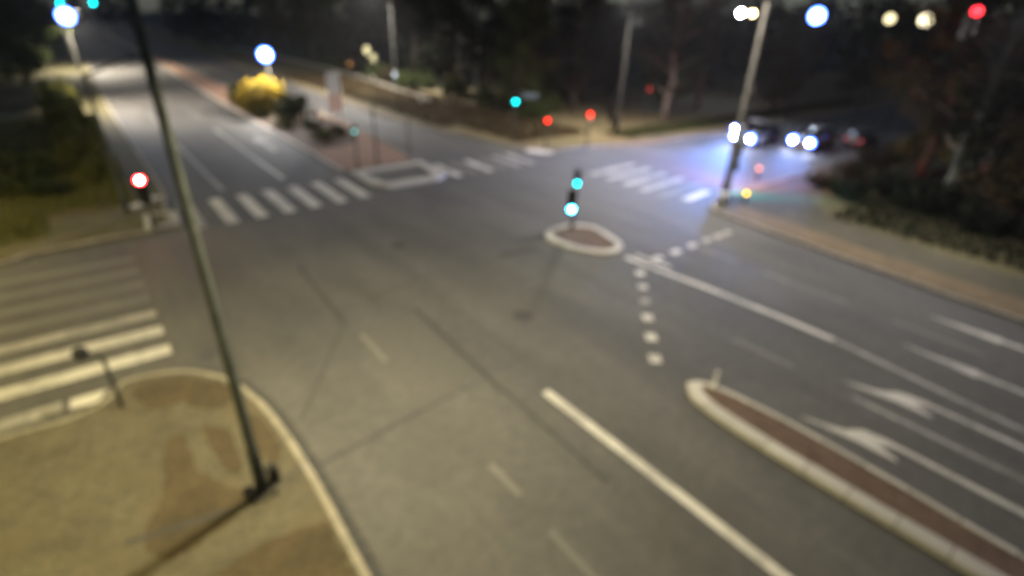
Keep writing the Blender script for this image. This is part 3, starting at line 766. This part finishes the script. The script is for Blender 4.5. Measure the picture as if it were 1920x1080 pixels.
tree_protos = []
def tree_proto(seed, h, cr, trunk_h, mat, bark, label, low=.25):
    rnd = random.Random(seed)
    t = thing('tree', label, 'tree', (0, 0, 0), 0, 'woodland trees')
    mb = MB(); top = h*.82
    pts = [(0, 0, -.2)]; rr = [h*.032]
    for k in range(1, 7):
        pts.append((rnd.uniform(-.18, .18)*k*.5, rnd.uniform(-.18, .18)*k*.5, top*k/6)); rr.append(h*.024*(1-k/7.5))
    mb.tube(pts, rr, 9)
    clumps = []
    nb = 16
    for k in range(nb):
        f = low+(1-low)*(k/(nb-1)); z = h*f*.95; a = k*2.4+rnd.uniform(-.4, .4)
        L = cr*(1.0-.75*abs(f-.5)**1.3*1.6)*rnd.uniform(.65, 1.1)
        i = min(5, int(f*6)); b = Vector(pts[min(i, 6)])
        e = Vector((b.x+math.cos(a)*L, b.y+math.sin(a)*L, z+L*.25))
        m_ = (b+e)*.5+Vector((0, 0, .15*L)); b.z = min(z-.25*L, top)
        mb.tube([b, m_, e], [h*.009, h*.006, h*.002], 5)
        for q in range(5):
            g_ = rnd.uniform(.35, 1.1); p = b.lerp(e, g_)
            clumps.append((p.x+rnd.uniform(-.7, .7), p.y+rnd.uniform(-.7, .7), p.z+rnd.uniform(-.5, .7), rnd.uniform(.5, 1.15)*cr*.3))
    mb.build('trunk', bark, t, True)
    o = bpy.data.objects.new('crown', leaf_mesh('crown', clumps, 80, .15, seed+99, mat)); C.objects.link(o); o.parent = t
    tree_protos.append(t); return t
LB_N = 'dark tree standing in the woods behind the guard rail and far verge'
tp0 = tree_proto(1, 13, 3.6, 3, LEAFD, BARK, LB_N, .16)
tp1 = tree_proto(2, 15, 4.2, 4, LEAFD, PALEBARK, LB_N, .22)
tp2 = tree_proto(3, 11, 3.4, 2, LEAFO, BARK, LB_N, .10)
tp3 = tree_proto(4, 12, 3.8, 3, LEAFM, BARK, LB_N, .12)
LB_E = 'dark leafy tree on the grass bank at the right edge of the photo'
LB_W = 'dark tree beside the hedge on the left of the far road'
LB_S = 'tree on the far side of the right street beyond the waiting cars'
rnd = random.Random(21)
first = {id(p): True for p in tree_protos}
def put_tree(p, x, y, sc, label, group):
    rz = rnd.uniform(0, 6.28)
    if first[id(p)]:
        first[id(p)] = False; p.location = (x, y, .0); p.rotation_euler = (0, 0, rz); p.scale = (sc,)*3; p['label'] = label; p['group'] = group
    else: dup(p, (x, y, 0), rz, label, group, sc)
# behind the guard rail (north)
for x, y in ((38, 54), (41, 48), (45, 43), (40, 62), (46, 55), (52, 46), (43, 76), (50, 66), (58, 56), (41, 92), (50, 84), (60, 74), (39, 112), (48, 104), (60, 96), (38, 132), (50, 130), (66, 48), (70, 62), (72, 84), (38, 156), (54, 160), (40, 190), (60, 200), (30, 210), (31, 170), (36, 43.5)):
    put_tree(tree_protos[rnd.randrange(4)], x+rnd.uniform(-1, 1), y+rnd.uniform(-1, 1), rnd.uniform(.85, 1.2), LB_N, 'woodland trees behind the guard rail')
for x, y in ((47.6, 34.2), (52, 37.5), (60, 38), (68, 33), (78, 36), (90, 33), (104, 34), (86, 46), (120, 36)):
    put_tree(tree_protos[rnd.randrange(4)], x+rnd.uniform(-.6, .6), y, rnd.uniform(.85, 1.15), LB_S, 'trees beyond the right street')
for x, y in ((40, 7.5), (46, 10.5), (52, 8), (58, 11), (66, 9.5), (76, 11), (88, 10), (43, 1), (50, 0), (38, -1.5), (60, 2), (36, 3.0), (34.5, -5), (44, -8), (72, 2), (100, 10), (86, 0)):
    put_tree(tree_protos[(0, 1, 3, 2)[rnd.randrange(4)]], x, y, rnd.uniform(.8, 1.1), LB_E, 'trees on the right bank')
for x, y in ((-6, 44), (-8.5, 52), (-10.5, 62), (-10, 38), (-12, 74), (-4, 88), (-9, 96), (-3, 106), (-6, 124), (-2, 146), (-14, 47), (-14, 60), (-16, 36), (-1, 175), (-4, 210)):
    put_tree(tree_protos[(0, 3, 2, 3)[rnd.randrange(4)]], x, y, rnd.uniform(.7, 1.0), LB_W, 'trees left of the far road')
for x, y in ((16, 230), (24, 260), (8, 300), (-2, 280), (22, 330), (12, 360)):
    put_tree(tree_protos[rnd.randrange(4)], x, y, 1.2, 'far dark tree closing the end of the left road', 'trees closing the road')

def shrub_mesh(seed, r, h, mat, n=26, per=46, leaf=.085):
    rnd_ = random.Random(seed); cl = []
    for _ in range(n):
        a = rnd_.uniform(0, 6.28); q = math.sqrt(rnd_.random())*.75
        cl.append((math.cos(a)*q*r, math.sin(a)*q*r, h*rnd_.uniform(.25, .85)*(1-.35*q), r*rnd_.uniform(.22, .4)))
    return leaf_mesh('foliage', cl, per, leaf, seed+5, mat)
def stems_mesh(seed, r, h):
    rnd_ = random.Random(seed); mb = MB()
    for _ in range(6):
        a = rnd_.uniform(0, 6.28); mb.tube([(0, 0, 0), (math.cos(a)*r*.3, math.sin(a)*r*.3, h*.4), (math.cos(a)*r*.55, math.sin(a)*r*.55, h*.8)], [.04, .03, .01], 5)
    return mb.mesh('stem', BARK)
SH = {}
def shrub(label, x, y, r, h, key, mat, group=None, name='shrub', cat='shrub', leaf=.085):
    if key not in SH: SH[key] = (shrub_mesh(key, 1, 1, mat, 60 if key == 11 else 26, leaf=leaf), stems_mesh(3, 1, 1))
    t = thing(name, label, cat, (x, y, .1), (x*7+y*3) % 6.28, group); t.scale = (r, r, h)
    for nm, me in zip(('foliage', 'stem'), SH[key]):
        o = bpy.data.objects.new(nm, me); C.objects.link(o); o.parent = t
    return t
shrub('round yellow lit bush on the median planting bed', 14.2, 56.8, 2.5, 3.4, 11, LEAFY)
shrub('dark round bush on the median just right of the yellow one', 15.7, 52.6, 1.9, 2.6, 12, LEAFM)
shrub('dark bush on the median just left of the yellow one', 13.3, 61.8, 1.5, 2.7, 13, LEAFM)
shrub('low green plant at the near end of the median bed', 14.6, 42.6, 1.1, .8, 14, LEAFH, 'low plants on the median bed', 'low_plant', 'plant')
shrub('low green plant by the white kerb of the median bed', 13.4, 48.0, 1.0, 1.0, 14, LEAFH, 'low plants on the median bed', 'low_plant', 'plant')
shrub('low dark plant in the middle of the median bed', 15.2, 46.6, .9, .9, 12, LEAFM, 'low plants on the median bed', 'low_plant', 'plant')
shrub('reddish low plant in front of the tall sign board', 16.3, 43.6, .9, .8, 15, LEAFO, 'low plants on the median bed', 'low_plant', 'plant')
shrub('bright green tuft below the yellow bush beside the kerb', 13.2, 53.8, .9, 1.0, 14, LEAFH, 'low plants on the median bed', 'low_plant', 'plant')
for k, (x, y, r, h, m) in enumerate(((-.2, 37.5, 1.3, 1.5, LEAFH), (-1.0, 41.5, 1.5, 2.0, LEAFH), (-.6, 46, 1.5, 2.3, LEAFH), (-.6, 50.5, 1.6, 2.6, LEAFH), (-.9, 55, 1.6, 2.6, LEAFH), (-1, 59.5, 1.7, 2.9, LEAFH), (-1.2, 64, 1.7, 2.8, LEAFH), (-1.3, 69, 1.8, 2.8, LEAFH))):
    shrub('yellowish green hedge bush in the row beside the left kerb of the far road', x, y, r, h, 14, m, 'hedge bushes along the far left kerb', 'hedge_bush', 'bush')
for k, (x, y, r, h) in enumerate(((-2.4, 35.6, 1.2, 1.1), (-7.4, 34.4, 1.5, 1.3), (-4.8, 36.8, 1.6, 1.5), (-10.4, 33.5, 1.6, 1.2), (-3.4, 39.5, 1.6, 1.8), (-7, 39, 1.9, 1.8))):
    shrub('low dark shrub on the rough verge behind the left crosswalk', x, y, r, h, (12, 15)[k % 2], LEAFM if k % 2 == 0 else LEAFO, 'shrubs on the left verge')
for k, (x, y, r, h) in enumerate(((35.5, 11.2, 1.6, 1.3), (36.5, 13.0, 1.3, 1.0), (40, 12.6, 1.5, 1.4), (35.4, 4.6, 1.7, 1.6), (36.5, 7.6, 1.9, 2.0), (34, .5, 1.8, 1.8), (45, 13.0, 1.6, 1.6), (50, 13.1, 1.6, 1.8), (55.5, 13.0, 1.7, 2.0), (38.4, 10.2, 1.7, 1.8), (34.5, -3, 1.6, 1.7))):
    shrub('dark shrub on the grass bank behind the right pavement', x, y, r, h, (22, 23)[k % 2], LEAFD, 'shrubs on the right bank')
for k in range(26):
    x = 38.2+(k % 13)*2.7+rnd.uniform(-.6, .6); y = 42+62*(k/26)+rnd.uniform(-2, 2)
    shrub('dark understory bush among the trunks behind the far verge', x if k % 2 else 37.6+rnd.uniform(-.8, 1.6), y, rnd.uniform(1.4, 2.4), rnd.uniform(1.8, 3.4), (12, 13, 15)[k % 3], LEAFM, 'understory bushes behind the far verge')

# grass tufts over the verges: one object each, nobody could count them
def tufts(name, area, n, seed, mat, label, zb=.09):
    rnd_ = random.Random(seed); vs = []; fs = []
    for _ in range(n):
        x, y = area(rnd_); h = rnd_.uniform(.12, .38); a = rnd_.uniform(0, PI); w = rnd_.uniform(.02, .06)
        dx, dy = math.cos(a)*w, math.sin(a)*w; lx, ly = rnd_.uniform(-.12, .12), rnd_.uniform(-.12, .12); o = len(vs)
        vs += [(x-dx, y-dy, zb), (x+dx, y+dy, zb), (x+lx, y+ly, zb+h)]; fs.append((o, o+1, o+2))
    me = bpy.data.meshes.new(name); me.from_pydata(vs, [], fs); me.materials.append(mat)
    ob = bpy.data.objects.new(name, me); C.objects.link(ob); ob['kind'] = 'stuff'; ob['label'] = label; ob['category'] = 'grass'
    return ob
tufts('grass', lambda q: (q.uniform(30.6, 60), q.uniform(-6, 10.2)), 26000, 5, LEAFD, 'dark rough grass growing over the right bank')
tufts('grass', lambda q: (lambda y: (q.uniform(-14, 1.0 if y > 32 else -2.5), y))(q.uniform(28.6, 62)), 26000, 6, LEAFH, 'rough grass on the verge left of the far road')
tufts('grass', lambda q: (lambda y: (q.uniform(27.4 if y < 42 else 25.4, 36), y))(q.uniform(33.5, 90)), 26000, 8, LEAFO, 'dry grass on the verge beyond the junction')
tufts('grass', lambda q: (q.uniform(37, 90), q.uniform(29.6, 33)), 12000, 9, LEAFM, 'dark grass beyond the right street')

# the far wood that reads as one dark mass
def wood():
    rnd_ = random.Random(3); cl = []
    for _ in range(300):
        a = rnd_.uniform(-.15, 1.75); d = rnd_.uniform(150, 260)
        x = math.cos(a)*d; y = math.sin(a)*d
        if -6 < x < 32 or (12 < y < 34): continue
        cl.append((x, y, rnd_.uniform(2, 17), rnd_.uniform(4, 8)))
    me = leaf_mesh('far_wood', cl, 110, .9, 4, LEAFD)
    o = bpy.data.objects.new('far_wood', me); C.objects.link(o); o['kind'] = 'stuff'
    o['label'] = 'far dark wood closing the view behind the junction'; o['category'] = 'wood'
wood()

# ------------------------------------------------------------------ night haze round everything
hz = MB().box((0, 0, 11.4), (1830, 1830, 25.2)).build('haze', ASPH)
hz.data.materials.clear()
hm = bpy.data.materials.new('night_haze'); hm.use_nodes = True; ht = hm.node_tree
ht.nodes.remove(ht.nodes['Principled BSDF'])
hv = ht.nodes.new('ShaderNodeVolumePrincipled'); hv.inputs['Color'].default_value = (.9, .92, 1, 1)
hv.inputs['Density'].default_value = HAZE_DENSITY; hv.inputs['Anisotropy'].default_value = .35
ht.links.new(hv.outputs[0], ht.nodes['Material Output'].inputs['Volume'])
hz.data.materials.append(hm); hz['kind'] = 'stuff'; hz['label'] = 'thin pale night haze over the whole junction'; hz['category'] = 'haze'
